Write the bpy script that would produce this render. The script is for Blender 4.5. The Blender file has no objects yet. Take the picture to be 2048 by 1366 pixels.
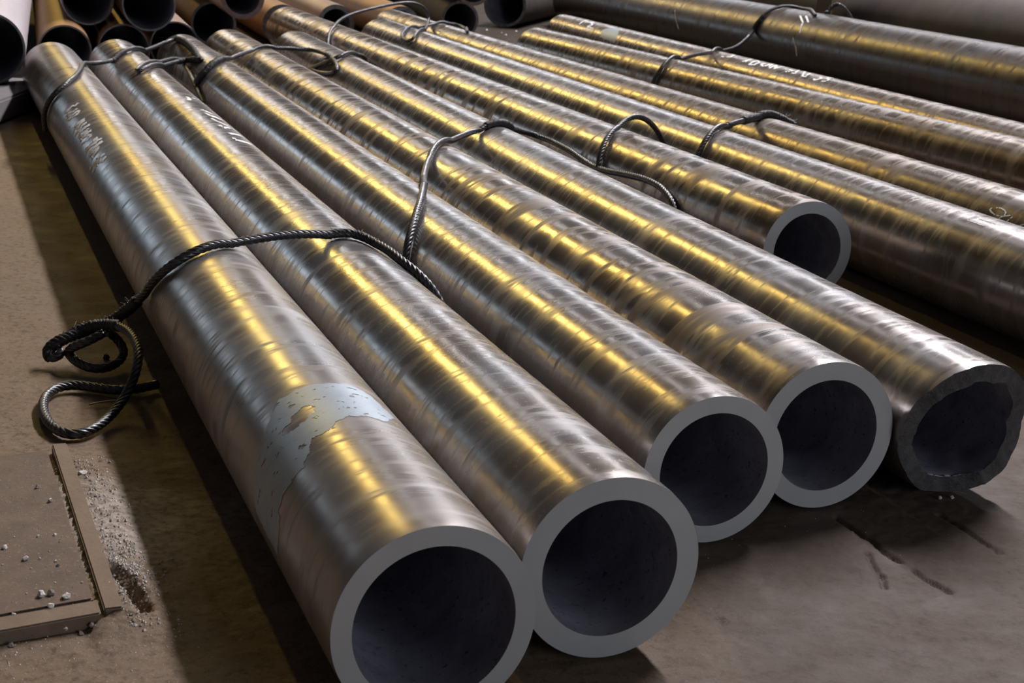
import bpy, bmesh, math, random
from mathutils import Vector, Matrix, noise
import numpy as np

random.seed(7)
S = bpy.context.scene
C = S.collection
DATA = {'back': {'B1': {'end': [-2.9646, 10.0395, 0.17], 'r': 0.17, 'yaw': -0.31},
          'B2': {'end': [-2.6544, 10.3112, 0.17], 'r': 0.17, 'yaw': -0.31},
          'B3': {'end': [-2.4048, 10.7001, 0.17], 'r': 0.17, 'yaw': -0.31},
          'B4': {'end': [-2.4953, 12.4742, 0.18], 'r': 0.18, 'yaw': -0.31},
          'BIG': {'end': [-2.9725, 8.6246, 0.32], 'r': 0.2, 'yaw': -0.295},
          'C1': {'end': [-2.0084, 12.862, 0.166], 'r': 0.166, 'yaw': -0.33},
          'C2': {'end': [-1.6303, 13.3468, 0.16], 'r': 0.16, 'yaw': -0.33},
          'C3': {'end': [-1.0903, 13.5406, 0.16], 'r': 0.16, 'yaw': -0.33},
          'D0': {'end': [-0.62, 14.3, 0.17], 'r': 0.17, 'yaw': -0.2},
          'D1': {'end': [-0.48, 13.4, 0.516], 'r': 0.155, 'yaw': -0.2},
          'D2': {'end': [-0.2455, 15.8506, 0.22], 'r': 0.22, 'yaw': 0.25},
          'T1': {'end': [-2.9331, 10.4749, 0.475], 'r': 0.172, 'yaw': -0.31},
          'T2': {'end': [-2.4625, 10.2179, 0.48], 'r': 0.172, 'yaw': -0.31},
          'T3': {'end': [-1.97, 10.85, 0.515], 'r': 0.152, 'yaw': -0.31}},
 'cam': {'f': 3099.0, 'fwd': [0.0, 0.961135, -0.276078], 'pos': [0.0, 0.0, 1.2736], 'right': [0.998645, 0.014366, 0.050014], 'up': [-0.052036, 0.275704, 0.959833]},
 'chalk': {1: [[[4.8463, -0.4857], [4.8153, -0.5822], [4.8609, -0.6594], [4.8425, -0.7399], [4.8521, -0.9315]],
               [[4.7357, -0.5834], [4.7176, -0.6581], [4.7917, -0.8756], [4.7796, -0.9465]],
               [[4.6585, -0.5587], [4.6787, -0.6402], [4.6739, -0.7368], [4.7422, -0.9063], [4.7129, -0.9835], [4.6607, -0.9188], [4.6218, -0.7567], [4.6248, -0.6247],
                [4.6585, -0.5587]],
               [[4.4265, -0.5765], [4.4401, -0.7237], [4.4381, -0.8871], [4.3836, -0.9993]], [[4.4042, -0.5922], [4.3971, -0.7196], [4.3669, -0.8212], [4.4231, -0.9236]],
               [[4.335, -0.5837], [4.3412, -0.7079], [4.3102, -0.8084], [4.3186, -1.0027]], [[4.2591, -0.5491], [4.2666, -0.7115], [4.2655, -0.8467], [4.2145, -0.9609]],
               [[4.2079, -0.6268], [4.1854, -0.7038], [4.1919, -0.8295], [4.205, -0.9584]], [[4.1368, -0.5979], [4.1469, -0.7526], [4.1481, -0.8479], [4.143, -0.9863]],
               [[4.0591, -0.6484], [4.1036, -0.7335], [4.1293, -0.8244]], [[4.0532, -0.6613], [4.0329, -0.7925], [4.0598, -0.9309], [4.0806, -1.0427]],
               [[3.9402, -0.572], [3.9435, -0.6564], [3.9483, -0.7728], [3.9161, -0.8388], [3.9394, -0.9751]],
               [[3.8842, -0.509], [3.8986, -0.5959], [3.8911, -0.6818], [3.8987, -0.7613], [3.9127, -0.9026], [3.8758, -1.0094]],
               [[3.8342, -0.5316], [3.8295, -0.65], [3.8332, -0.8004], [3.8402, -0.9437]], [[3.7676, -0.668], [3.7851, -0.7709], [3.7979, -0.8914], [3.7975, -0.9783]],
               [[3.7667, -0.6768], [3.7455, -0.7882], [3.7348, -0.8931], [3.7329, -0.9696]],
               [[3.6161, -0.6429], [3.6271, -0.7376], [3.6474, -0.8614], [3.6085, -0.8425], [3.619, -0.9515], [3.6551, -1.0618], [3.6352, -1.1163]],
               [[3.5694, -0.6586], [3.5404, -0.7645], [3.5802, -0.8702], [3.5777, -0.9755], [3.5645, -1.1031]]],
           2: [[[4.7968, 0.1228], [4.7344, 0.14], [4.6747, 0.0674]], [[4.8002, 0.2786], [4.768, 0.3926]], [[4.3856, 0.1057], [4.3517, 0.2046], [4.2887, 0.2966]],
               [[4.289, 0.1093], [4.229, 0.1687], [4.2053, 0.3432]], [[4.216, 0.1664], [4.1844, 0.3205], [4.183, 0.4339]], [[4.1335, 0.115], [4.059, 0.1768], [3.9878, 0.371]],
               [[3.954, 0.1097], [3.8922, 0.1588], [3.9383, 0.3477]], [[3.7351, 0.1136], [3.7476, 0.2601], [3.7661, 0.4322]], [[3.6179, 0.0568], [3.6145, 0.1323]],
               [[3.5778, 0.082], [3.5633, 0.2445], [3.5552, 0.4438]]],
           7: [[[1.3296, -0.3823], [1.2992, -0.3869], [1.2394, -0.3873]], [[1.3081, -0.2053], [1.2815, -0.2032], [1.2251, -0.192]]],
           8: [[[1.2597, -0.807], [1.2353, -0.7835], [1.2108, -0.8075], [1.1963, -0.8565], [1.1941, -0.9314], [1.2105, -1.0242]],
               [[1.2767, -0.8392], [1.2811, -0.8865], [1.2655, -0.9316], [1.2391, -0.9689], [1.211, -0.9656], [1.1903, -0.9304], [1.167, -0.8758]],
               [[1.1533, -0.8987], [1.1645, -1.0216]], [[1.0939, -1.0314], [1.0798, -0.9798]]],
           10: [[[4.0704, -0.4586], [4.0325, -0.4597]], [[4.0083, -0.3845], [3.9665, -0.3389], [4.0059, -0.0321]],
                [[3.7624, -0.4774], [3.7514, -0.2729], [3.7595, -0.0412], [3.7263, -0.4484]],
                [[3.668, -0.054], [3.6559, -0.3872], [3.6459, -0.5461], [3.5913, -0.4917], [3.5948, -0.241], [3.668, -0.054]],
                [[3.5359, -0.1509], [3.5346, -0.3586], [3.4813, -0.456], [3.4651, -0.2767], [3.4948, -0.118]], [[3.4707, -0.0568], [3.4192, -0.4072]],
                [[3.4172, -0.0399], [3.391, -0.4781]], [[3.4032, -0.0879], [3.3406, -0.4205], [3.3302, -0.0274]], [[3.2171, -0.1952], [3.1516, -0.2569], [3.1924, -0.4554]],
                [[3.1226, -0.4184], [3.0854, -0.4097], [3.1442, -0.0038]], [[3.0806, 0.0492], [2.9803, -0.4527], [2.9544, -0.4629]], [[2.9835, -0.0774], [2.9442, -0.4725]],
                [[2.8412, -0.1814], [2.7896, -0.316], [2.818, -0.5204], [2.8468, -0.4382]],
                [[2.7459, 0.0397], [2.7708, -0.1399], [2.7127, -0.2731], [2.7217, -0.4612], [2.7468, -0.4785]], [[6.5775, -0.638], [6.5962, -0.3936], [6.6167, -0.0587]],
                [[6.5467, -0.3082], [6.4624, -0.2462], [6.3587, -0.452], [6.4037, -0.6293], [6.2839, -0.67], [6.315, -0.8777], [6.377, -0.8], [6.3702, -0.6497]]],
           11: [[[4.7185, -0.4485], [4.5614, -0.7143], [4.4894, -1.0579]], [[4.6409, -0.4214], [4.4943, -0.6787]], [[6.639, -1.097], [6.5498, -1.4027], [6.4713, -1.6601]],
                [[4.5535, -1.2196], [4.4691, -1.4681], [4.4431, -1.6894]]]},
 'cracks': [[[0.7361, 3.1862], [0.7542, 3.1377], [0.7723, 3.0932], [0.7886, 3.0683], [0.8038, 2.9917], [0.8218, 2.956]],
            [[0.8426, 2.9214], [0.8554, 2.8818], [0.8768, 2.8466], [0.89, 2.8204]], [[0.7637, 2.9994], [0.7608, 2.9358], [0.7684, 2.8759], [0.7641, 2.8329]],
            [[0.974, 3.2331], [1.0083, 3.152], [1.0513, 3.0363]], [[0.412, 2.6536], [0.419, 2.6336]]],
 'patch': [[0.7302, -0.2246], [0.7209, 0.0452], [0.7293, 0.3], [0.6984, 0.495], [0.5856, 0.6378], [0.5064, 0.3498], [0.5276, 0.1806], [0.5266, -0.0179], [0.5066, -0.204],
           [0.4821, -0.2805], [0.4834, -0.4222], [0.48, -0.5364], [0.4402, -0.6273], [0.41, -0.7697], [0.4072, -0.9324], [0.4051, -1.0819], [0.3974, -1.2655], [0.363, -1.4043],
           [0.3739, -1.7094], [0.4202, -1.7141], [0.4833, -1.6989], [0.5493, -1.6837], [0.5768, -1.5714], [0.6005, -1.3907], [0.6081, -1.2293], [0.6165, -1.0938],
           [0.6288, -0.9588], [0.665, -0.8347], [0.6939, -0.7137], [0.7209, -0.5648], [0.7229, -0.3995]],
 'patch10': [[6.0879, -0.6321], [6.0222, -0.3241], [5.8882, -0.2004], [5.7554, -0.7026], [5.7092, -1.1258], [5.8271, -1.1289], [6.0251, -1.0489]],
 'patch_hole': [[0.6135, -0.2736], [0.5935, -0.3264], [0.5705, -0.4568], [0.5624, -0.6097], [0.5739, -0.7449], [0.5928, -0.7345], [0.6012, -0.6147], [0.6279, -0.5076],
                [0.6315, -0.3658]],
 'pipes': {1: {'L': 7.227, 'near': [-0.0969, 2.2085, 0.17], 'r': 0.17, 'ri': 0.1346, 'yaw': -0.37082},
           2: {'L': 7.332, 'near': [0.1902, 2.4599, 0.1694], 'r': 0.1694, 'ri': 0.1268, 'yaw': -0.36689},
           3: {'L': 7.47, 'near': [0.4292, 2.9939, 0.1614], 'r': 0.1614, 'ri': 0.1234, 'yaw': -0.35942},
           4: {'L': 7.572, 'near': [0.699, 3.2218, 0.1703], 'r': 0.1703, 'ri': 0.1282, 'yaw': -0.35932},
           5: {'L': 7.597, 'near': [1.0329, 3.3093, 0.17], 'r': 0.17, 'ri': 0.1292, 'yaw': -0.34582},
           6: {'L': 7.866, 'near': [0.9787, 5.1209, 0.1726], 'r': 0.1726, 'ri': 0.1297, 'yaw': -0.37478},
           7: {'L': 8.634, 'near': [2.0076, 3.7948, 0.17], 'r': 0.17, 'ri': 0.1292, 'yaw': -0.36871},
           8: {'L': 9.092, 'near': [2.2928, 4.3709, 0.17], 'r': 0.17, 'ri': 0.1292, 'yaw': -0.38384},
           9: {'L': 6.012, 'near': [2.5691, 6.2726, 0.17], 'r': 0.17, 'ri': 0.1292, 'yaw': -0.42987},
           10: {'L': 7.174, 'near': [2.7913, 6.8131, 0.16], 'r': 0.16, 'ri': 0.1216, 'yaw': -0.35482},
           11: {'L': 9.5, 'near': [3.8029, 7.599, 0.27], 'r': 0.27, 'ri': 0.2052, 'yaw': -0.35615},
           12: {'L': 9.2, 'near': [4.6933, 7.9301, 0.4], 'r': 0.4, 'ri': 0.31, 'yaw': -0.356}},
 'ropes': {'arch': [[0.3191, 6.3137, 0.2245], [0.3291, 6.3448, 0.2705], [0.3504, 6.4147, 0.3201], [0.3857, 6.5006, 0.3477], [0.4195, 6.5807, 0.3782], [0.4537, 6.6382, 0.3934],
                    [0.4932, 6.6896, 0.3949], [0.5397, 6.744, 0.3726], [0.5822, 6.802, 0.3273], [0.6137, 6.8512, 0.282], [0.6288, 6.8973, 0.2401], [0.6376, 6.8432, 0.2018]],
           'back': [[-1.3282, 10.5064, 0.2304], [-1.3438, 10.6084, 0.2766], [-1.3542, 10.7926, 0.331], [-1.3274, 10.8932, 0.3819], [-1.2738, 10.9902, 0.4184],
                    [-1.1833, 11.1163, 0.4417], [-1.0649, 11.2723, 0.4649], [-0.9466, 11.4267, 0.4925], [-0.8473, 11.545, 0.5007], [-0.775, 11.6226, 0.4743],
                    [-0.7362, 11.6866, 0.4031], [-0.7366, 11.7393, 0.3451], [-0.7483, 11.5911, 0.3102], [-0.715, 10.6707, 0.3413], [-0.757, 10.6035, 0.3024],
                    [-0.8153, 10.6913, 0.2765], [-0.8682, 10.8382, 0.2813], [-0.8865, 10.9422, 0.3036], [-0.8652, 11.0022, 0.3324], [-0.7987, 11.0013, 0.3509],
                    [-0.7623, 11.6361, 0.3133], [-0.6532, 11.624, 0.3513], [-0.5615, 11.6465, 0.3496], [-0.498, 11.6433, 0.3385], [-0.4633, 11.6357, 0.3118],
                    [-0.4206, 10.9621, 0.3456]],
           'centre': [[-1.7654, 8.3716, 0.221], [-1.7463, 8.3629, 0.2518], [-1.6991, 8.3274, 0.2901], [-1.6537, 8.4238, 0.3302], [-1.6415, 8.8081, 0.3269],
                      [-1.6248, 9.1589, 0.3301], [-1.533, 9.1697, 0.3525], [-1.4509, 9.2432, 0.3437], [-1.3514, 9.3309, 0.3348], [-1.2635, 9.4131, 0.3305],
                      [-1.1641, 9.1573, 0.334], [-1.086, 8.8977, 0.3261], [-1.0379, 8.7027, 0.3116], [-1.0464, 8.6474, 0.285], [-1.1013, 8.7469, 0.2584], [-1.1724, 8.9217, 0.243],
                      [-1.2589, 9.1532, 0.2361]],
           'centre_tail': [[-1.2773, 9.2005, 0.2328], [-1.1854, 9.0266, 0.2822], [-1.102, 8.9066, 0.3183], [-1.0403, 8.8921, 0.3443], [-1.0074, 9.1151, 0.3438],
                           [-0.9927, 9.3815, 0.316], [-0.9786, 9.5082, 0.2955], [-0.9927, 9.6711, 0.2471]],
           'far_right': [[2.2127, 11.8354, 0.4991], [2.2285, 11.8511, 0.5539], [2.2554, 11.867, 0.6093], [2.2989, 11.8749, 0.6366], [2.3494, 11.8653, 0.6032],
                         [2.3851, 11.8544, 0.5654], [2.4222, 11.8363, 0.5024]],
           'front_eye': [[-1.2215, 3.9757, 0.05], [-1.2114, 4.0354, 0.07], [-1.1654, 4.0334, 0.09], [-1.1143, 4.0218, 0.11], [-1.0613, 4.0009, 0.12], [-1.0, 3.9019, 0.13],
                         [-0.9532, 3.7921, 0.13], [-0.9279, 3.7091, 0.12], [-0.9278, 3.666, 0.09], [-0.9375, 3.6479, 0.06], [-0.9481, 3.6143, 0.03], [-0.9599, 3.5544, 0.012],
                         [-0.9718, 3.464, 0.012], [-0.9916, 3.4076, 0.012], [-1.0232, 3.3957, 0.012], [-1.0698, 3.4342, 0.012], [-1.1166, 3.5141, 0.012], [-1.1548, 3.6148, 0.012],
                         [-1.1686, 3.7007, 0.012], [-1.1562, 3.7694, 0.012], [-1.1192, 3.7928, 0.012], [-1.06, 3.7648, 0.012], [-1.0193, 3.7467, 0.012], [-0.9828, 3.7487, 0.012],
                         [-0.9448, 3.7761, 0.012], [-0.9117, 3.8158, 0.012]],
           'front_run': [[-0.1804, 3.8387, 0.0653], [-0.1663, 3.8762, 0.1224], [-0.1775, 3.9148, 0.2009], [-0.2235, 3.9507, 0.2734], [-0.294, 3.9879, 0.3232],
                         [-0.326, 4.0585, 0.339], [-0.374, 4.1382, 0.3394], [-0.4361, 4.2384, 0.3427], [-0.4916, 4.2038, 0.3442], [-0.543, 4.1717, 0.354],
                         [-0.5933, 4.1387, 0.3598], [-0.6425, 4.1041, 0.3604], [-0.6906, 4.0681, 0.3573], [-0.7375, 4.0307, 0.3507], [-0.7834, 3.9948, 0.3518],
                         [-0.8247, 3.9176, 0.3422], [-0.8761, 3.8967, 0.3115], [-0.9416, 3.9391, 0.2564], [-0.9922, 3.9981, 0.1953], [-1.0559, 4.0599, 0.1324],
                         [-1.1021, 4.1024, 0.09], [-1.128, 4.0457, 0.09], [-1.1709, 4.0277, 0.08], [-1.203, 3.9973, 0.07], [-1.2275, 3.9787, 0.06], [-1.2491, 3.9904, 0.04],
                         [-1.2452, 3.9631, 0.03], [-1.2277, 3.9483, 0.02], [-1.2042, 3.9425, 0.03], [-1.2027, 3.9703, 0.04]],
           'front_tail': [[-1.0907, 4.0076, 0.09], [-1.0769, 4.0411, 0.07], [-1.0544, 4.0263, 0.05], [-1.0447, 4.019, 0.03], [-1.046, 3.9859, 0.02], [-1.059, 3.9476, 0.014],
                          [-1.0754, 3.9038, 0.014], [-1.1131, 3.9107, 0.014], [-1.1501, 3.9385, 0.016], [-1.1823, 3.9679, 0.025], [-1.1964, 3.9762, 0.04], [-1.1857, 3.9727, 0.05],
                          [-1.1464, 3.94, 0.07], [-1.1146, 3.9468, 0.085], [-1.0879, 3.9626, 0.1]],
           'left': [[-2.2212, 7.1691, 0.1144], [-2.228, 7.1885, 0.182], [-2.182, 7.1244, 0.2531], [-2.1423, 7.1286, 0.3038], [-2.1009, 7.1596, 0.3365], [-2.1032, 7.3208, 0.3512],
                    [-2.1655, 7.6028, 0.35], [-2.2654, 7.9366, 0.3436], [-2.3158, 8.1785, 0.325], [-2.3123, 8.3699, 0.2874], [-2.2304, 8.4393, 0.3099], [-2.1335, 8.4241, 0.3483],
                    [-2.246, 9.3284, 0.2832], [-2.2161, 9.6558, 0.3027], [-2.2037, 9.8151, 0.3221], [-2.1101, 9.6229, 0.3288], [-1.9768, 9.2385, 0.3256], [-1.872, 8.8997, 0.3169],
                    [-1.8244, 8.7189, 0.3059]],
           'left_eye': [[-1.8069, 8.6905, 0.31], [-1.8891, 8.8472, 0.2944], [-1.9929, 9.054, 0.2694], [-1.9599, 8.6546, 0.2871], [-1.9008, 8.1289, 0.3314],
                        [-1.8853, 7.7615, 0.3472], [-1.9289, 7.7534, 0.3326], [-1.9697, 7.8461, 0.3301], [-1.9589, 7.8924, 0.3414], [-1.9225, 8.0415, 0.3483],
                        [-1.998, 8.6644, 0.3006], [-2.0061, 8.9237, 0.2911], [-2.0186, 9.1179, 0.2673], [-1.9421, 8.8967, 0.2588], [-1.8559, 8.6353, 0.2396],
                        [-1.7728, 8.3795, 0.2081], [-1.7009, 8.1715, 0.1763], [-1.6716, 8.0921, 0.1549]],
           'mid': [[-0.3316, 4.5283, 0.1795], [-0.3271, 4.5408, 0.2181], [-0.3202, 4.5917, 0.2645], [-0.3114, 4.6778, 0.3024], [-0.3025, 4.8471, 0.3317], [-0.3153, 5.0016, 0.3346],
                   [-0.3345, 5.2249, 0.311], [-0.3434, 5.4797, 0.3097], [-0.3492, 5.7109, 0.3185], [-0.3335, 5.7861, 0.3406], [-0.304, 5.8945, 0.3525], [-0.2626, 6.2411, 0.3213],
                   [-0.2165, 6.4622, 0.3214], [-0.1505, 6.433, 0.3453], [-0.0844, 6.4685, 0.3502], [-0.0131, 6.8534, 0.2756], [0.0565, 6.996, 0.2401], [0.1333, 6.8073, 0.246],
                   [0.2164, 6.5918, 0.2422], [0.2601, 6.463, 0.2236], [0.295, 6.3636, 0.2074], [0.3504, 6.2303, 0.2195], [0.4125, 6.089, 0.2383], [0.4888, 5.9166, 0.256],
                   [0.5287, 5.8095, 0.2519], [0.5546, 5.7232, 0.2337], [0.5697, 5.6711, 0.2168], [0.5793, 5.6339, 0.1889]],
           'splice': [[0.7507, 6.5812, 0.2397], [0.7674, 6.593, 0.2755], [0.7968, 6.6359, 0.3184], [0.8427, 6.7208, 0.3492], [0.9007, 6.8535, 0.3476], [0.9758, 7.0091, 0.3475],
                      [1.0437, 7.1438, 0.3461], [1.117, 7.2839, 0.352], [1.1637, 7.279, 0.3349], [1.204, 7.2767, 0.3268], [1.2419, 7.2743, 0.3185], [1.2752, 7.2719, 0.3101]],
           'upper': [[0.7847, 9.7281, 0.1673], [0.8017, 9.7103, 0.2235], [0.8391, 9.7029, 0.2825], [0.9004, 9.7304, 0.3354], [0.9937, 10.0315, 0.3333], [1.108, 10.3731, 0.3283],
                     [1.2473, 10.7667, 0.3152], [1.3338, 10.6697, 0.3299], [1.5624, 11.7874, 0.2521], [1.7193, 12.3915, 0.2781], [1.7528, 12.334, 0.3496], [1.8, 12.3233, 0.4333],
                     [1.8616, 12.3702, 0.505], [1.9348, 12.3813, 0.5438], [2.0239, 12.3859, 0.5595], [2.1103, 12.3839, 0.5526], [2.1819, 12.3773, 0.5299],
                     [2.1313, 11.7901, 0.5316]]},
 'stones': [[[-0.9542, 2.7962, 0.02], 0.0042, 0.0023], [[-0.9087, 2.8032, 0.02], 0.0061, 0.0042], [[-0.8937, 2.825, 0.02], 0.0027, 0.0015],
            [[-0.8794, 2.8145, 0.02], 0.0076, 0.0038], [[-0.8604, 2.7838, 0.02], 0.0026, 0.0042], [[-0.9543, 2.74, 0.02], 0.0112, 0.0075], [[-0.9335, 2.6662, 0.02], 0.004, 0.0029],
            [[-0.8991, 2.6931, 0.02], 0.0114, 0.0077], [[-0.874, 2.7011, 0.02], 0.0051, 0.0037], [[-0.8676, 2.738, 0.02], 0.0033, 0.0026], [[-0.876, 2.657, 0.02], 0.0043, 0.0029],
            [[-0.8671, 2.6424, 0.02], 0.0025, 0.0018], [[-0.8417, 2.6942, 0.02], 0.0062, 0.0037], [[-0.831, 2.6747, 0.02], 0.0069, 0.0047],
            [[-0.8232, 2.5427, 0.02], 0.0149, 0.0105], [[-0.8086, 2.5514, 0.02], 0.0123, 0.0096], [[-0.7778, 2.5432, 0.02], 0.0149, 0.0096],
            [[-0.7921, 2.502, 0.02], 0.0114, 0.0083], [[-0.8518, 2.5519, 0.02], 0.0035, 0.0028], [[-0.7678, 2.6083, 0.02], 0.0039, 0.0032],
            [[-0.8476, 2.467, 0.02], 0.0068, 0.0031], [[-0.714, 2.4739, 0.0], 0.0084, 0.0071], [[-0.7281, 2.4594, 0.0], 0.01, 0.0053], [[-0.7427, 2.4196, 0.02], 0.0083, 0.0037],
            [[-0.8302, 2.3975, 0.0], 0.0095, 0.0069], [[-0.7945, 2.3941, 0.0], 0.0036, 0.0023], [[-0.6703, 2.5207, 0.0], 0.0051, 0.0034], [[-0.7191, 2.6115, 0.0], 0.006, 0.0053],
            [[-0.6949, 2.5762, 0.0], 0.0042, 0.0052], [[-0.6844, 2.579, 0.0], 0.0045, 0.0038], [[-0.7824, 2.7397, 0.0], 0.0055, 0.0037], [[-0.7383, 2.743, 0.0], 0.0092, 0.0055],
            [[-0.8151, 2.6021, 0.02], 0.0039, 0.0018], [[-0.759, 2.5194, 0.02], 0.0021, 0.0014], [[-0.7642, 2.5557, 0.02], 0.0021, 0.0018],
            [[-0.7039, 2.5574, 0.0], 0.0017, 0.0017], [[-0.9871, 3.053, 0.02], 0.0086, 0.0086], [[-0.9225, 3.1608, 0.0], 0.0197, 0.0109], [[-0.9391, 2.982, 0.02], 0.0095, 0.0074],
            [[0.999, 3.3326, 0.0], 0.0115, 0.0069], [[1.0288, 3.3368, 0.0], 0.0092, 0.0069]]}
PIPES, BACK, ROPES, CHALK = DATA['pipes'], DATA['back'], DATA['ropes'], DATA['chalk']

# ------------------------------------------------------------------ camera
cam = bpy.data.cameras.new('camera')
camo = bpy.data.objects.new('camera', cam)
C.objects.link(camo)
k = DATA['cam']
R_, U_, F_ = Vector(k['right']), Vector(k['up']), Vector(k['fwd'])
camo.matrix_world = Matrix(((R_.x, U_.x, -F_.x, k['pos'][0]), (R_.y, U_.y, -F_.y, k['pos'][1]),
                            (R_.z, U_.z, -F_.z, k['pos'][2]), (0, 0, 0, 1)))
cam.sensor_width = 36.0
cam.lens = k['f'] / 2048 * 36.0
cam.clip_end = 200
cam.dof.use_dof = True
cam.dof.focus_distance = 3.6
cam.dof.aperture_fstop = 11.0
S.camera = camo

# ------------------------------------------------------------------ world and exposure
w = bpy.data.worlds.new('world')
S.world = w
w.use_nodes = True
bg = w.node_tree.nodes['Background']
bg.inputs['Color'].default_value = (0.60, 0.68, 1.0, 1)
bg.inputs['Strength'].default_value = 0.032
S.view_settings.view_transform = 'Standard'
S.view_settings.look = 'None'
S.view_settings.gamma = 1.0
S.view_settings.use_curve_mapping = False
S.view_settings.exposure = 0.0

# ------------------------------------------------------------------ hall lights (axes of the hall run along the pipes)
HY = -0.365
HD = Vector((math.sin(HY), math.cos(HY), 0))       # along the hall
HU = Vector((math.cos(HY), -math.sin(HY), 0))      # to the right
H0 = Vector((0.0, 2.2, 0.0))

def hall(u, wd, z):
    return H0 + HU * u + HD * wd + Vector((0, 0, z))

def area(name, u, wd, z, width, length, power, color, target):
    L = bpy.data.lights.new(name, 'AREA')
    L.shape = 'RECTANGLE'
    L.size, L.size_y = width, length
    L.energy = power
    L.color = color
    o = bpy.data.objects.new(name, L)
    C.objects.link(o)
    p = hall(u, wd, z)
    zl = (p - hall(*target)).normalized()           # lamp shines along its -Z
    yl = (HD - zl * HD.dot(zl)).normalized()
    xl = yl.cross(zl)
    o.matrix_world = Matrix(((xl.x, yl.x, zl.x, p.x), (xl.y, yl.y, zl.y, p.y), (xl.z, yl.z, zl.z, p.z), (0, 0, 0, 1)))
    return o

YEL = (1.0, 0.70, 0.17)
DAY = (0.96, 0.93, 0.98)
area('window_light_right', 11.4, 12.0, 15.0, 1.0, 12.0, 6100, DAY, (1.0, 3.0, 0))
area('window_light_low', 16.0, 22.0, 8.0, 0.7, 24.0, 600, (0.92, 0.94, 1.0), (1.0, 6.0, 0))
area('skylight_strip', 4.0, 22.0, 9.0, 0.22, 16.0, 150, (1.0, 0.97, 1.0), (1.0, 6.0, 0))
for q, pw in enumerate((260, 260, 240, 160, 80, 45)):
    area('bay_lamp', -0.2, 26.0 + 5.4 * q, 14.0, 0.36, 4.3, pw, YEL, (0.5, 5.0 + q, 0))
area('window_light_left', -14.0, 43.0, 6.8, 3.0, 36.0, 720, (0.72, 0.86, 1.0), (1.0, 6.0, 0))
area('front_fill', 6.0, -12.0, 3.0, 6.0, 5.0, 450, (0.86, 0.92, 1.0), (0.5, 0.0, 0.2))  # added fill from behind the camera, lifts end faces and bores


# ------------------------------------------------------------------ helpers
def link(name, me, mat=None, parent=None):
    o = bpy.data.objects.new(name, me)
    C.objects.link(o)
    if mat:
        me.materials.clear()
        me.materials.append(mat)
    if parent:
        o.parent = parent
    return o

def mesh(name, verts, faces, smooth=True):
    me = bpy.data.meshes.new(name)
    me.from_pydata([tuple(v) for v in verts], [], faces)
    me.validate()
    if smooth:
        me.shade_smooth()
    return me

def tag(o, label, cat, group=None, kind=None):
    o['label'] = label
    o['category'] = cat
    if group:
        o['group'] = group
    if kind:
        o['kind'] = kind
    return o

def empty(name, loc, rz=0.0):
    o = bpy.data.objects.new(name, None)
    C.objects.link(o)
    o.empty_display_size = 0.1
    o.location = loc
    o.rotation_euler = (0, 0, rz)
    return o

class NT:
    """small node-tree builder"""
    def __init__(s, name):
        s.m = bpy.data.materials.new(name)
        s.m.use_nodes = True
        s.t = s.m.node_tree
        s.b = s.t.nodes['Principled BSDF']
    def n(s, typ, **kw):
        x = s.t.nodes.new(typ)
        for a, v in kw.items():
            if a.startswith('i_'):
                key = a[2:]
                key = int(key) if key.isdigit() else key.replace('_', ' ')
                s.put(x.inputs[key], v)
            else:
                setattr(x, a, v)
        return x
    def put(s, sock, v):
        if isinstance(v, bpy.types.NodeSocket):
            s.t.links.new(v, sock)
        else:
            sock.default_value = v
    def coords(s, scale=(1, 1, 1), rnd=True):
        tc = s.n('ShaderNodeTexCoord').outputs['Object']
        if rnd:
            oi = s.n('ShaderNodeObjectInfo')
            mm = s.n('ShaderNodeMath', operation='MULTIPLY', i_0=oi.outputs['Random'], i_1=37.0)
            ad = s.n('ShaderNodeVectorMath', operation='ADD', i_0=tc, i_1=mm.outputs[0])
            tc = ad.outputs[0]
        mp = s.n('ShaderNodeMapping')
        s.put(mp.inputs['Vector'], tc)
        mp.inputs['Scale'].default_value = scale
        return mp.outputs[0]
    def noise(s, vec, scale, detail=4, rough=0.55, dist=0.0):
        return s.n('ShaderNodeTexNoise', i_Vector=vec, i_Scale=scale, i_Detail=detail, i_Roughness=rough, i_Distortion=dist).outputs['Fac']
    def ramp(s, fac, stops):
        r = s.n('ShaderNodeValToRGB')
        e = r.color_ramp.elements
        while len(e) < len(stops):
            e.new(0.5)
        for x, (p, c) in zip(e, stops):
            x.position = p
            x.color = (c, c, c, 1) if isinstance(c, (int, float)) else (*c, 1)
        s.put(r.inputs[0], fac)
        return r.outputs[0]
    def mix(s, fac, a, b, mode='MIX'):
        x = s.n('ShaderNodeMix', data_type='RGBA', blend_type=mode)
        s.put(x.inputs[0], fac)
        s.put(x.inputs[6], a if isinstance(a, bpy.types.NodeSocket) else (*a, 1))
        s.put(x.inputs[7], b if isinstance(b, bpy.types.NodeSocket) else (*b, 1))
        return x.outputs[2]
    def math(s, op, a, b=0.0):
        return s.n('ShaderNodeMath', operation=op, i_0=a, i_1=b).outputs[0]
    def bump(s, h, strength=0.3, dist=0.01, normal=None):
        x = s.n('ShaderNodeBump', i_Strength=strength, i_Distance=dist, i_Height=h)
        if normal is not None:
            s.put(x.inputs['Normal'], normal)
        return x.outputs[0]
    def set(s, **kw):
        for a, v in kw.items():
            s.put(s.b.inputs[a.replace('_', ' ')], v if not (isinstance(v, tuple) and len(v) == 3) else (*v, 1))
        return s.m

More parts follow.
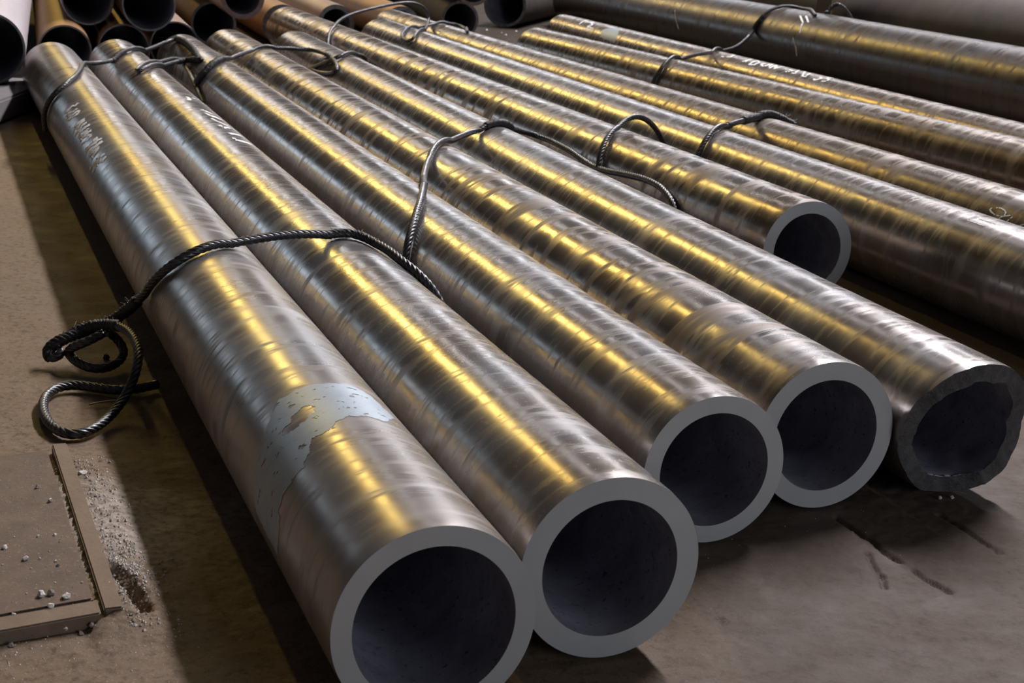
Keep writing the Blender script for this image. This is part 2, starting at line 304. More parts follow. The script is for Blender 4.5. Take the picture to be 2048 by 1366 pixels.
def steel(name, dark, mid, brown, pale, rough0, rough1, metal, worn=0.0):
    t = NT(name)
    band = t.coords((1.5, 9, 1.5))                     # marks that run round the pipe
    fine = t.coords((1, 1, 1))
    n1 = t.noise(band, 1.3, 2.5, .5, .6)
    n2 = t.noise(fine, 2.6, 4, .6)
    n3 = t.noise(fine, 70, 4, .7)
    n4 = t.noise(t.coords((4, 20, 4)), 1.5 - .85 * worn, 3 + worn, .55, .8)
    n5 = t.noise(fine, 1.1, 3, .5)
    col = t.mix(t.ramp(n2, [(.38, 0), (.66, 1)]), mid, brown)
    col = t.mix(t.math('MULTIPLY', t.ramp(n1, [(.48, 0), (.74, 1)]), .6), col, pale)
    col = t.mix(t.math('MULTIPLY', t.ramp(n4, [(.56, 0), (.74, 1)]), .45), col, dark)
    col = t.mix(t.math('MULTIPLY', t.ramp(n3, [(.62, 0), (.72, 1)]), t.ramp(n5, [(.45, .1), (.65, .8)])), col, dark)
    ro = t.ramp(n1, [(.40, rough0), (.62, (rough0 * 2 + rough1) / 3), (.76, rough1)])
    ro2 = t.math('MULTIPLY', t.ramp(n4, [(.52 - worn * .02, 0), (.70 - worn * .06, 1)]), .20 + worn * .15)
    col = t.mix(t.math('MULTIPLY', t.ramp(n4, [(.50, 0), (.64, 1)]), worn * .55), col, tuple(.72 * c for c in brown))
    sp = t.math('MULTIPLY', t.ramp(n3, [(.60, 0), (.70, 1)]), t.ramp(n5, [(.45, 0), (.65, .3)]))
    ro = t.math('ADD', ro, t.math('ADD', ro2, sp))
    h = t.math('ADD', t.math('MULTIPLY', n1, .8), t.math('ADD', t.math('MULTIPLY', n4, .12), t.math('MULTIPLY', n3, .035)))
    nm = t.bump(h, .10, .006)
    return t.set(Base_Color=col, Roughness=ro, Metallic=metal, Normal=nm)

M_STEEL = steel('mill_scale_steel', (.06, .055, .052), (.285, .27, .27), (.27, .215, .17), (.37, .355, .36), .20, .38, .60)
M_STEELBROWNDIM = steel('dim_brown_scale_steel', (.06, .048, .04), (.20, .170, .145), (.20, .145, .10), (.25, .22, .205), .21, .42, .58, .45)  # brown scale, its colour also darkened for weaker light at back right
M_STEELDULL = steel('dull_scale_steel', (.06, .055, .052), (.285, .275, .275), (.27, .22, .18), (.37, .36, .37), .27, .46, .52)
M_STEELWORN = steel('worn_scale_steel', (.06, .05, .045), (.27, .25, .24), (.23, .17, .125), (.36, .34, .335), .19, .42, .60, 1.0)
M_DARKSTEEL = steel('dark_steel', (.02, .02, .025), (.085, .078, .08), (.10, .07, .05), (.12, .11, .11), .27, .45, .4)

def plain(name, a, b, rough, metal=0.0, scale=8, bump=.3, bd=.004, speck=None, stretch=(1, 1, 1)):
    t = NT(name)
    v = t.coords(stretch)
    n = t.noise(v, scale, 6, .62, .3)
    f = t.noise(v, scale * 9, 4, .7)
    col = t.mix(t.ramp(n, [(.3, 0), (.7, 1)]), a, b)
    if speck:
        col = t.mix(t.ramp(f, [(.58, 0), (.70, .9)]), col, speck)
    nm = t.bump(t.math('ADD', n, t.math('MULTIPLY', f, .3)), bump, bd)
    return t.set(Base_Color=col, Roughness=rough, Metallic=metal, Normal=nm)

M_CUT = plain('machined_end', (.34, .34, .35), (.42, .42, .425), .45, .35, 4, .05, .002)
M_TORCH = plain('torch_cut', (.045, .042, .045), (.12, .11, .11), .6, .3, 30, .9, .01, (.2, .19, .19))
M_BORE = plain('pipe_bore', (.20, .20, .25), (.40, .40, .47), .65, .2, 9, .6, .006, (.05, .04, .04))
M_RIM = plain('rim', (.10, .095, .10), (.30, .29, .30), .6, .2, 22, .5, .004)
M_RIMRED = plain('rim_red', (.20, .12, .10), (.34, .24, .22), .65, .1, 22, .5, .004)
M_RUST = plain('rusty_skin', (.34, .17, .055), (.22, .12, .06), .55, .25, 5, .3, .004, (.12, .07, .04))
M_RUSTPINK = plain('pink_rusty_skin', (.34, .25, .21), (.28, .18, .12), .5, .3, 5, .3, .004, (.15, .10, .08))
M_PALE = plain('pale_skin', (.52, .46, .48), (.42, .37, .38), .5, .15, 4, .2, .004, stretch=(1, .2, 1))
M_PATCH = plain('pale_patch', (.36, .42, .47), (.30, .35, .40), .5, .35, 14, .15, .002, (.24, .25, .26))
M_CHALK = plain('chalk', (.95, .94, .91), (.86, .84, .80), .9, 0, 60, .4, .002)
M_ROPE = plain('wire_rope', (.115, .115, .12), (.05, .048, .05), .38, .7, 40, .2, .001, (.20, .195, .19))
M_ROPEDARK = plain('tarred_splice', (.035, .033, .034), (.075, .07, .068), .55, .5, 60, .6, .004, (.14, .13, .12))
M_STONE = plain('pale_stone', (.80, .76, .70), (.60, .55, .50), .9, 0, 120, .0, .002)
M_STONEGREY = plain('grey_stone', (.30, .26, .24), (.20, .16, .14), .9, 0, 120, 0, .002)
M_OCHRE = plain('ochre_stone', (.55, .36, .14), (.45, .28, .10), .9, 0, 120, 0, .002)
M_PLATE = plain('plate_rust', (.155, .102, .066), (.10, .066, .043), .75, .1, 14, .5, .003, (.26, .20, .16))
M_PLATEBAR = plain('bar_rust', (.20, .138, .095), (.145, .10, .066), .65, .2, 14, .4, .003, (.10, .07, .05))
M_BLOCK = plain('grey_block', (.24, .22, .22), (.17, .155, .15), .85, 0, 10, .4, .004)

def floor_mat():
    t = NT('stained_concrete')
    v = t.coords((1, 1, 1), False)
    big = t.noise(v, 1.3, 4, .55, .5)
    mid = t.noise(v, 7, 6, .65, .4)
    fine = t.noise(v, 55, 5, .7)
    grit = t.noise(v, 190, 3, .7)
    col = t.mix(t.ramp(mid, [(.3, 0), (.7, 1)]), (.155, .102, .058), (.235, .165, .105))
    col = t.mix(t.ramp(big, [(.45, 0), (.7, .7)]), col, (.18, .132, .095))
    col = t.mix(t.ramp(fine, [(.50, 0), (.66, .8)]), col, (.085, .055, .035))
    col = t.mix(t.ramp(grit, [(.60, 0), (.72, .7)]), col, (.42, .36, .32))
    # pale broken concrete beside the cover plate
    g = t.n('ShaderNodeNewGeometry').outputs['Position']
    d = t.n('ShaderNodeVectorMath', operation='DISTANCE', i_0=g, i_1=(-.80, 2.93, 0)).outputs['Value']
    pale = t.math('MULTIPLY', t.ramp(t.math('ADD', d, t.math('MULTIPLY', mid, .35)), [(.28, 1), (.48, 0)]), t.ramp(fine, [(.42, 1), (.6, .25)]))
    col = t.mix(pale, col, (.40, .34, .29))
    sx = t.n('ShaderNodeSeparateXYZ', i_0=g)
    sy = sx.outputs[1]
    darker = t.math('MULTIPLY', t.ramp(t.math('ADD', sx.outputs[0], t.math('MULTIPLY', mid, .5)), [(.3, 0), (.75, 1)]), t.ramp(big, [(.25, .85), (.75, .55)]))
    col = t.mix(darker, col, (.086, .068, .059))  # floor colour gets darker towards the right
    soil_shade = t.ramp(t.math('ADD', t.math('MULTIPLY', sy, .05), t.math('MULTIPLY', mid, .12)), [(.53, 0), (.60, .92)])
    col = t.mix(soil_shade, col, (.022, .015, .010))  # shade of the far gap painted over the dark brown floor
    h = t.math('ADD', t.math('MULTIPLY', mid, .6), t.math('ADD', t.math('MULTIPLY', fine, .5), t.math('MULTIPLY', grit, .15)))
    ro = t.ramp(mid, [(.3, .62), (.7, .85)])
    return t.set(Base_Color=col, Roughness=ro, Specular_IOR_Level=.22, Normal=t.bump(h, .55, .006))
M_FLOOR = floor_mat()

M_WALL = plain('hall_wall', (.16, .15, .15), (.11, .105, .10), .9, 0, .5, 0, .01)

M_RUSTSHADE = plain('shaded_rust', (.035, .028, .026), (.075, .052, .04), .75, .1, 5, .3, .004)  # shade on the back pipes is put into this rust colour

M_OFFCUT = plain('wire_offcut', (.5, .4, .22), (.35, .27, .14), .5, .3, 40, 0, .001)


# ------------------------------------------------------------------ floor
CRACKS = [[Vector((*p, 0)) for p in l] for l in DATA['cracks']]
CREV = [Vector((-0.735, 2.70, 0)), Vector((-0.70, 2.655, 0)), Vector((-0.665, 2.595, 0)), Vector((-0.64, 2.545, 0))]

def seg_dist(x, y, line):
    best = 9.0
    for a, b in zip(line, line[1:]):
        dx, dy = b.x - a.x, b.y - a.y
        t = max(0.0, min(1.0, ((x - a.x) * dx + (y - a.y) * dy) / (dx * dx + dy * dy)))
        best = min(best, math.hypot(x - a.x - t * dx, y - a.y - t * dy))
    return best

PE = Vector((-0.354, 0.853, 0)).normalized()        # right edge of the cover plate
PB = Vector((-0.862, -0.506, 0)).normalized()       # front edge of the cover plate
P0 = Vector((-0.70, 2.49, 0))
PN = Vector((PE.y, -PE.x, 0))                       # outwards, to the right

def floor_h(x, y):
    if not (-3.5 < x < 2.0 and 1.2 < y < 9.0):
        return -0.004
    p = Vector((x * 9, y * 9, 0))
    h = -0.006 + 0.0035 * noise.noise(p) + 0.002 * noise.noise(p * 3.1) + 0.0012 * noise.noise(p * 8.7)
    q = Vector((x, y, 0)) - P0
    a, t = q.dot(PN), q.dot(PE)
    if -0.1 < t < 0.95 and a > -0.02:               # broken concrete packed against the edge bar
        rub = math.exp(-((a - 0.03) / 0.085) ** 2) * min(1, (t + 0.1) * 8) * min(1, (0.95 - t) * 4)
        h += rub * (0.020 + 0.006 * noise.noise(p * 5) + 0.006 * noise.noise(p * 11))
    if -1.0 < x < -0.5 and 2.4 < y < 2.9:
        d = seg_dist(x, y, CREV) + 0.006 * noise.noise(p * 7)
        h -= 0.03 * max(0.0, 1 - (d / 0.02) ** 2)
    if x > 0.3 and y < 3.6:
        for cr in CRACKS:
            d = seg_dist(x, y, cr) + 0.004 * noise.noise(p * 7)
            if d < 0.009:
                h -= 0.010 * (1 - d / 0.009)
    return h

def axis(parts):
    out = []
    for a, b, st in parts:
        n = max(1, int(round((b - a) / st)))
        out += [a + (b - a) * i / n for i in range(n)]
    return out + [parts[-1][1]]

xs = axis([(-46, -4, 5), (-4, -1.3, .06), (-1.3, -0.4, .008), (-0.4, 0.3, .05), (0.3, 0.7, .010), (0.7, 1.05, .005), (1.05, 1.4, .01), (1.4, 3, .1), (3, 40, 4)])
ys = axis([(-20, 1.2, 2), (1.2, 2.2, .04), (2.2, 3.5, .0065), (3.5, 5, .03), (5, 9, .08), (9, 74, 5)])
V = [(x, y, floor_h(x, y)) for y in ys for x in xs]
nx = len(xs)
Fc = [(j * nx + i, j * nx + i + 1, (j + 1) * nx + i + 1, (j + 1) * nx + i) for j in range(len(ys) - 1) for i in range(nx - 1)]
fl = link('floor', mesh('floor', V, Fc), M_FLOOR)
fl['kind'] = 'structure'
fl['label'] = 'stained brown concrete workshop floor with cracks and dust'

# ------------------------------------------------------------------ the hall round it (left open behind the camera to let light in)
def slab(name, u0, u1, w0, w1, z0, z1, mat):
    c = [hall(u, wd, z) for u in (u0, u1) for wd in (w0, w1) for z in (z0, z1)]
    o = link(name, mesh(name, c, [(0, 1, 3, 2), (4, 6, 7, 5), (0, 4, 5, 1), (2, 3, 7, 6), (0, 2, 6, 4), (1, 5, 7, 3)], smooth=False), mat)
    o['kind'] = 'structure'
    return o
slab('wall_left', -18.3, -18, -14, 64, -.1, 17, M_WALL)
slab('wall_right', 20, 20.3, -14, 64, -.1, 17, M_WALL)
slab('wall_back', -18, 20, 64, 64.3, -.1, 17, M_WALL)
slab('ceiling', -18.3, 20.3, -14, 64.3, 17, 17.3, M_WALL)

# ------------------------------------------------------------------ pipes
def ring_faces(n, rings):
    return [(j * n + i, j * n + (i + 1) % n, (j + 1) * n + (i + 1) % n, (j + 1) * n + i) for j in range(rings - 1) for i in range(n)]

def skin(amp, seed, y, th):
    """depth of the rolling marks and dents at a place on a pipe"""
    ph = y + 0.05 * math.sin(th) + 0.11 * th / math.pi
    return amp * (noise.noise(Vector((ph * 9 + seed * 7.3, math.sin(th) * .8, math.cos(th) * .8)))
                  + .6 * noise.noise(Vector((ph * 24 + seed * 3.1, math.sin(th) * 1.5, math.cos(th) * 1.5)))
                  + 1.6 * noise.noise(Vector((ph * 2.2 + seed, math.sin(th), math.cos(th)))))

def make_pipe(name, near, yaw, r, ri, L, mats, label, group=None, seg=96, step=0.025, amp=0.0006, seed=0, rag=None, cat='pipe'):
    """a tube lying along +Y of its own frame: shell (outer skin), bore, near end ring, far end ring"""
    root = empty(name, (near[0], near[1], near[2] - r), -yaw)
    tag(root, label, cat, group)
    shell, bore, ring = mats
    n = max(12, int(L / step))
    V = []
    for j in range(n + 1):
        y = L * j / n
        for i in range(seg):
            th = 2 * math.pi * i / seg
            thw = th if th <= math.pi else th - 2 * math.pi
            fade = min(1, (math.pi - abs(thw)) * 2)
            dr = skin(amp, seed, y, thw) * fade
            yy = y
            if rag and j <= 8:
                yy = y + rag(th) * (1 - j / 8.0)
            rr = r + dr
            if j == 0:
                rr -= 0.0015
            V.append((rr * math.sin(th), yy, r + rr * math.cos(th)))
    # drop straight faces at both ends
    o = link('outer_shell', mesh('outer_shell', V, ring_faces(seg, n + 1)), shell, root)
    V = []
    nb = 40
    for j in range(nb + 1):
        y = L * (j / nb) ** 2
        for i in range(seg):
            th = 2 * math.pi * i / seg
            rr = ri * (1 + (0.006 * noise.noise(Vector((y * 20, th * 2, seed))) if j > 1 else 0))
            yy = y
            if rag and j < 9:
                yy = y + rag(th) * (1 - j / 9.0)
                if j < 9:
                    rr = ri * (1 + 0.05 * noise.noise(Vector((th * 3, j * .5, seed + 4))))
            V.append((rr * math.sin(th), yy, r + rr * math.cos(th)))
    link('bore', mesh('bore', V, [f[::-1] for f in ring_faces(seg, nb + 1)]), bore, root)
    for nm, y0, flip in (('end_face', 0.0, False), ('far_end_face', L, True)):
        V = []
        for q in range(5):
            for i in range(seg):
                th = 2 * math.pi * i / seg
                a = r - 0.0015 - (r - 0.0015 - ri) * q / 4
                yy = y0
                if rag and not flip:
                    a = r - 0.0015 - (r - 0.0015 - ri * (1 + 0.05 * noise.noise(Vector((th * 3, 0, seed + 4))))) * q / 4
                    yy = rag(th) + 0.004 * noise.noise(Vector((th * 9, q * 1.3, seed))) * (1 if 0 < q < 4 else 0)
                V.append((a * math.sin(th), yy, r + a * math.cos(th)))
        ff = ring_faces(seg, 5)
        link(nm, mesh(nm, V, ff if flip else [f[::-1] for f in ff], smooth=bool(rag)), ring, root)
    return root

def on_pipe(r, s, th, lift, i=None):
    if i:
        lift += skin(AMP[i - 1], i, s, th)
    return Vector(((r + lift) * math.sin(th), s, r + (r + lift) * math.cos(th)))

def chalk(root, r, strokes, width, mat, name, i):
    V, Fs = [], []
    rnd = random.Random(3)
    for st in strokes:
        pts = []
        for (s0, t0), (s1, t1) in zip(st, st[1:]):
            n = max(2, int(math.hypot(s1 - s0, (t1 - t0) * r) / 0.004))
            pts += [(s0 + (s1 - s0) * q / n, (t0 + (t1 - t0) * q / n) * r) for q in range(n)]
        pts.append((st[-1][0], st[-1][1] * r))
        for q in range(len(pts)):
            a, b = pts[max(0, q - 1)], pts[min(len(pts) - 1, q + 1)]
            dx, dy = b[0] - a[0], b[1] - a[1]
            l = math.hypot(dx, dy) or 1
            wv = 0.6 + 0.7 * rnd.random()
            ox, oy = -dy / l * wv * width[0] / 2, dx / l * wv * width[1] / 2
            for sgn in (-1, 1):
                V.append(on_pipe(r, pts[q][0] + sgn * ox, (pts[q][1] + sgn * oy) / r, 0.0013, i))
            if q:
                m = len(V)
                if rnd.random() > 0.06:
                    Fs.append((m - 4, m - 3, m - 1, m - 2))
    o = link(name, mesh(name, V, Fs), mat, root)
    return o

def inside(p, poly):
    c = False
    j = len(poly) - 1
    for i in range(len(poly)):
        if (poly[i][1] > p[1]) != (poly[j][1] > p[1]) and p[0] < (poly[j][0] - poly[i][0]) * (p[1] - poly[i][1]) / (poly[j][1] - poly[i][1]) + poly[i][0]:
            c = not c
        j = i
    return c

def patch(root, r, poly, holes, mat, ds, dt, rag, i, worn=0.0, name='paint_patch'):
    s0, s1 = min(p[0] for p in poly) - .02, max(p[0] for p in poly) + .02
    t0, t1 = min(p[1] for p in poly) - .02, max(p[1] for p in poly) + .02
    ns, nt = int((s1 - s0) / ds), int((t1 - t0) * r / dt)
    idx, V, Fs = {}, [], []
    def vid(a, b):
        if (a, b) not in idx:
            idx[(a, b)] = len(V)
            V.append(on_pipe(r, s0 + (s1 - s0) * a / ns, t0 + (t1 - t0) * b / nt, 0.0005, i))
        return idx[(a, b)]
    for ii in range(ns):
        for j in range(nt):
            s, t = s0 + (s1 - s0) * (ii + .5) / ns, t0 + (t1 - t0) * (j + .5) / nt
            a = noise.noise(Vector((s * 45, t * 9, 1))) + .6 * noise.noise(Vector((s * 130, t * 22, 5)))
            b = noise.noise(Vector((s * 45, t * 9, 7))) + .6 * noise.noise(Vector((s * 130, t * 22, 3)))
            q = (s + rag * a, t + rag * b * 2.5 / 1)
            if not inside(q, poly) or any(inside(q, h) for h in holes):
                continue
            if worn and noise.noise(Vector((s * 55, t * 7, 11))) + .5 * noise.noise(Vector((s * 160, t * 20, 2))) > worn:
                continue
            Fs.append((vid(ii, j), vid(ii + 1, j), vid(ii + 1, j + 1), vid(ii, j + 1)))
    return link(name, mesh(name, V, Fs), mat, root)

TORCH = [(-180, .055), (-168, .06), (-150, .03), (-135, .015), (-123, .012), (-105, .02), (-82, .004), (-63, -.006), (-47, -.024), (-30, -.034), (-19, -.04), (-5, -.043), (10, -.04), (25, -.03), (37, -.018), (53, -.004), (70, .012), (90, .03), (113, .026), (130, .02), (149, .022), (173, .05), (180, .055)]

def torch(th):
    a = math.degrees(th)
    a = a - 360 if a > 180 else a
    for (x0, y0), (x1, y1) in zip(TORCH, TORCH[1:]):
        if x0 <= a <= x1:
            v = y0 + (y1 - y0) * (a - x0) / (x1 - x0)
            break
    return v + 0.004 * noise.noise(Vector((th * 6, 1.7, 0))) + 0.002 * noise.noise(Vector((th * 21, .7, 0)))

AMP = (0.0003, 0.0003, 0.0003, 0.0006, 0.0003, 0.0007, 0.0005, 0.0007, 0.0005, 0.0005, 0.0006, 0.0006)
FRONT = (M_STEEL, M_BORE, M_CUT)
LAB = {
 1: 'leftmost thick steel pipe of the front row, pale blue-grey patch near its sawn end',
 2: 'second steel pipe from the left in the front row, chalk dashes at far right',
 3: 'third steel pipe from the left in the front row, sawn end set back',
 4: 'fourth steel pipe from the left in the front row, broken golden shine and sawn end',
 5: 'steel pipe with ragged torch-cut end at the right end of the front row',
 6: 'steel pipe whose sawn end stops short behind the torch-cut pipe',
 7: 'steel pipe running off right, just behind the short pipe, two chalk scratches on it',
 8: 'steel pipe with a looped chalk sign on it, near the right edge',
 9: 'steel pipe between the looped chalk sign pipe and the chalk-lettered pipe',
 10: 'steel pipe with pale chalk letters, lying against the big dark pipe',
 11: 'big dark steel pipe behind the chalk-lettered pipe, rope over it',
 12: 'very dark large pipe in the upper right corner, behind the roped big pipe',
}
ROOT = {}
for i in range(1, 13):
    P = PIPES[i]
    big = i >= 11
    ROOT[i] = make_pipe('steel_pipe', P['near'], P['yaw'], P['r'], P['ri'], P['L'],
                        (M_RUSTSHADE if i == 12 else M_DARKSTEEL if i == 11 else M_STEELWORN if i in (4, 6) else M_STEELBROWNDIM if i in (8, 9, 10) else M_STEELDULL if i == 1 else M_STEEL, M_BORE, M_CUT if i != 5 else M_TORCH), LAB[i],
                        'large dark pipes at the back right' if big else 'thick-walled steel pipes laid side by side',
                        seg=128 if i < 7 else 96, step=0.022 if i < 7 else 0.035,
                        amp=AMP[i - 1],
                        seed=i, rag=torch if i == 5 else None)
for i, wd in ((1, (.046, .010)), (2, (.05, .016)), (10, (.022, .012)), (8, (.006, .005)), (7, (.012, .004)), (11, (.02, .012))):
    o = chalk(ROOT[i], PIPES[i]['r'], CHALK[i], wd, M_CHALK, 'chalk_writing' if i in (1, 2, 10) else 'chalk_mark', i)
    o['kind'] = 'stuff'
    o['label'] = {1: 'white chalk numbers reading 828 09090 32M 59', 2: 'row of white chalk dashes', 10: 'pale chalk letters ending in 55',
                  8: 'looped pale chalk sign', 7: 'two short chalk scratches', 11: 'upright pale chalk streaks'}[i]
patch(ROOT[1], PIPES[1]['r'], DATA['patch'], [DATA['patch_hole']], M_PATCH, .0025, .0025, .009, 1, .55)['label'] = 'pale blue-grey worn patch'
patch(ROOT[10], PIPES[10]['r'], DATA['patch10'], [], M_PATCH, .008, .008, .006, 10)['label'] = 'pale grey band'

# ------------------------------------------------------------------ stacked pipes behind
THIN = (M_RUST, M_BORE, M_RIM)
BL = {
 'BIG': ('pale mauve-grey thin-walled pipe cut by the left edge of the photo', M_PALE, .93),
 'B1': ('rusty orange thin-walled pipe on the floor beside the pale grey pipe', M_RUST, .93),
 'B2': ('rusty thin-walled pipe on the floor, second from left in the rear stack', M_RUST, .93),
 'B3': ('thin-walled pipe on the floor behind the third front pipe, pinkish top', M_RUSTPINK, .93),
 'B4': ('rusty pipe on the floor set further back, its dark mouth in shade', M_RUST, .88),
 'T1': ('upper dark thin-walled pipe resting on the two leftmost rusty pipes', M_DARKSTEEL, .93),
 'T2': ('upper dark thin-walled pipe, right of the two resting on the rear stack', M_DARKSTEEL, .93),
 'T3': ('upper reddish thick-rimmed pipe at the right end of the rear stack', M_RUSTPINK, .78),
 'C1': ('rusty thick-walled pipe whose dark mouth is behind the short pipe far end', M_RUST, .76),
 'C2': ('rusty thick-walled pipe with a dark mouth, under the arching rope', M_RUSTPINK, .76),
 'C3': ('rusty thick-walled pipe at the right of the rear row, rope arching in front', M_RUST, .76),
 'D1': ('upper pipe with reddish rim at the top edge, in the dark gap', M_RUSTSHADE, .82),
 'D2': ('dark pipe with bluish mouth on the floor in the dark gap', M_RUSTSHADE, .86),
 'D0': ('dark pipe lying under the reddish-rimmed upper pipe in the gap', M_RUSTSHADE, .86),
}
for kk, b in BACK.items():
    lab, mt, wr = BL[kk]
    e, r = b['end'], b['r']
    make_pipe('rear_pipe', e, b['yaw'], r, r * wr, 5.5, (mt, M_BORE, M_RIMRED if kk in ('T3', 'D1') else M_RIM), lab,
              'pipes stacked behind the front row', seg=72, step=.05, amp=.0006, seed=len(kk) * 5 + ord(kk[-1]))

# ------------------------------------------------------------------ wire ropes
def smooth_path(pts, step=0.0035):
    P = [Vector(p) for p in pts]
    # relax, then Catmull-Rom
    for _ in range(2):
        P = [P[0]] + [P[i] * .6 + (P[i - 1] + P[i + 1]) * .2 for i in range(1, len(P) - 1)] + [P[-1]]
    P = [P[0] * 2 - P[1]] + P + [P[-1] * 2 - P[-2]]
    out = []
    for i in range(1, len(P) - 2):
        a, b, c, d = P[i - 1:i + 3]
        n = max(2, int((c - b).length / step))
        for q in range(n):
            t = q / n
            out.append(.5 * ((2 * b) + (c - a) * t + (2 * a - 5 * b + 4 * c - d) * t * t + (3 * b - a - 3 * c + d) * t ** 3))
    out.append(P[-2])
    return out

def push_out(P, rad):
    """keep a rope path on the skin of every pipe and on the floor"""
    for q, p in enumerate(P):
        for i in range(1, 12):
            D = PIPES[i]
            d = Vector((math.sin(D['yaw']), math.cos(D['yaw']), 0))
            o = Vector(D['near'])
            v = p - o
            t = v.dot(d)
            if -0.02 < t < D['L']:
                rad_v = v - d * t
                need = D['r'] + rad * 1.06 + .0022
                if rad_v.length < need:
                    p = o + d * t + rad_v.normalized() * need
        if p.z < rad * .9:
            p.z = rad * .9
        P[q] = p
    return P

def rope_mesh(name, P, R, lay=0.11, strands=6, rough=0.0, seed=0):
    tot, V, Fs = 0.0, [], []
    n = 36
    up = Vector((0, 0, 1))
    T = (P[1] - P[0]).normalized()
    N = (up - T * up.dot(T)).normalized()
    for j, p in enumerate(P):
        T2 = (P[min(j + 1, len(P) - 1)] - P[max(j - 1, 0)]).normalized()
        N = (N - T2 * N.dot(T2)).normalized()
        B = T2.cross(N)
        if j:
            tot += (P[j] - P[j - 1]).length
        ph = tot / lay * 2 * math.pi
        Rj = R * (1 + rough * noise.noise(Vector((tot * 60, seed, 0))))
        for i in range(n):
            a = 2 * math.pi * i / n
            lobe = abs(math.cos(strands * (a - ph) / 2))
            rr = Rj * (0.66 + 0.38 * lobe ** .55)
            if rough:
                rr *= 1 + rough * .5 * noise.noise(Vector((tot * 150, a * 3, seed)))
            V.append(p + (N * math.cos(a) + B * math.sin(a)) * rr)
    Fs = ring_faces(n, len(P))
    Fs.append(tuple(range(n))[::-1])
    Fs.append(tuple(range((len(P) - 1) * n, len(P) * n)))
    return mesh(name, V, Fs)

def whiskers(P, R, count, length, seed):
    rnd = random.Random(seed)
    V, Fs = [], []
    for _ in range(count):
        p = rnd.choice(P)
        d = Vector((rnd.uniform(-1, 1), rnd.uniform(-1, 1), rnd.uniform(.0, 1.2))).normalized()
        b = p + d * R * .8
        e = b + (d + Vector((rnd.uniform(-.7, .7), rnd.uniform(-.7, .7), rnd.uniform(-.4, .5)))) * length * rnd.uniform(.4, 1)
        s1 = d.orthogonal().normalized() * .0011
        s2 = d.cross(s1).normalized() * .0011
        m = len(V)
        for c in (b, e):
            for q in range(3):
                a = q * 2.094
                V.append(c + s1 * math.cos(a) + s2 * math.sin(a))
        Fs += [(m + q, m + (q + 1) % 3, m + 3 + (q + 1) % 3, m + 3 + q) for q in range(3)]
        Fs.append((m + 3, m + 4, m + 5))
    return mesh('loose_wires', V, Fs)

def sling(label, runs, splices=(), R=0.012):
    first = Vector(runs[0][1][0])
    allp = [Vector(p) for r in runs for p in r[1]]
    base = Vector((sum(p.x for p in allp) / len(allp), sum(p.y for p in allp) / len(allp), min(p.z for p in allp)))
    root = empty('wire_rope_sling', base)
    tag(root, label, 'wire rope', 'steel wire rope slings on the pipes')
    paths = []
    for q, (nm, pts) in enumerate(runs):
        P = push_out(smooth_path(pts), R)
        for _ in range(3):
            P = [P[0]] + [(P[i - 1] + P[i] * 2 + P[i + 1]) / 4 for i in range(1, len(P) - 1)] + [P[-1]]
        P = push_out(P, R)
        P = [p - base for p in P]
        paths.append(P)
        link(nm, rope_mesh(nm, P, R, seed=q), M_ROPE, root)
    for run, a, b, fat, hairs in splices:
        P = paths[run]
        s = P[int(a * (len(P) - 1)):max(int(b * (len(P) - 1)), int(a * (len(P) - 1)) + 4)]
        link('splice', rope_mesh('splice', s, R * fat, lay=.06, strands=5, rough=.22, seed=run + 3), M_ROPEDARK, root)
        if hairs:
            link('loose_wires', whiskers(s, R * fat, hairs, .02, run + hairs), M_ROPE, root)['kind'] = 'stuff'
    return root

sling('long wire rope sling over the two leftmost pipes, loops on the floor',
      [('rope_run', ROPES['front_run']), ('eye_loop', ROPES['front_eye']), ('eye_loop', ROPES['front_tail'])],
      [(0, .78, .98, 1.35, 26), (1, .02, .16, 1.25, 16), (0, .30, .40, 1.03, 10)])
sling('wire rope sling rising over the third and fourth pipes towards the short pipe',
      [('rope_run', ROPES['mid'])], [(0, .16, .22, 1.08, 4), (0, .52, .60, 1.3, 14)])
sling('small rope arch standing up over the short pipe', [('rope_run', ROPES['arch'])])
sling('wire rope with a fat dark splice lying across the pipes behind the short pipe', [('rope_run', ROPES['splice'])],
      [(0, .58, .99, 1.55, 30), (0, .36, .40, 1.3, 4)])
sling('wire rope climbing over the chalk-lettered pipe and the big dark pipe', [('rope_run', ROPES['upper'])], [(0, .72, .78, 1.2, 5)])
sling('wire rope draped round the far end of the leftmost pipe, with a flat eye',
      [('rope_run', ROPES['left']), ('eye_loop', ROPES['left_eye'])], [(0, .74, .99, 1.45, 40), (0, .40, .45, 1.3, 6), (1, .0, .1, 1.35, 8)])
sling('wire rope lying across the fourth and torch-cut pipes far ends, ending in a loop',
      [('rope_run', ROPES['centre']), ('eye_loop', ROPES['centre_tail'])], [(0, .0, .12, 1.6, 24), (0, .6, .66, 1.15, 4)])
sling('thin wire rope arching high over the short pipe far end with a hanging loop', [('rope_run', ROPES['back'])], [], .011)
sling('short bent rope standing behind the big dark pipe', [('rope_run', ROPES['far_right'])], [(0, .3, .5, 1.3, 5)])

# ------------------------------------------------------------------ things on the floor
def box(V, Fs, o, ax, ay, az):
    m = len(V)
    for a in (0, 1):
        for b in (0, 1):
            for c in (0, 1):
                V.append(o + ax * a + ay * b + az * c)
    for f in ((0, 1, 3, 2), (4, 6, 7, 5), (0, 4, 5, 1), (2, 3, 7, 6), (0, 2, 6, 4), (1, 5, 7, 3)):
        Fs.append(tuple(m + q for q in f))

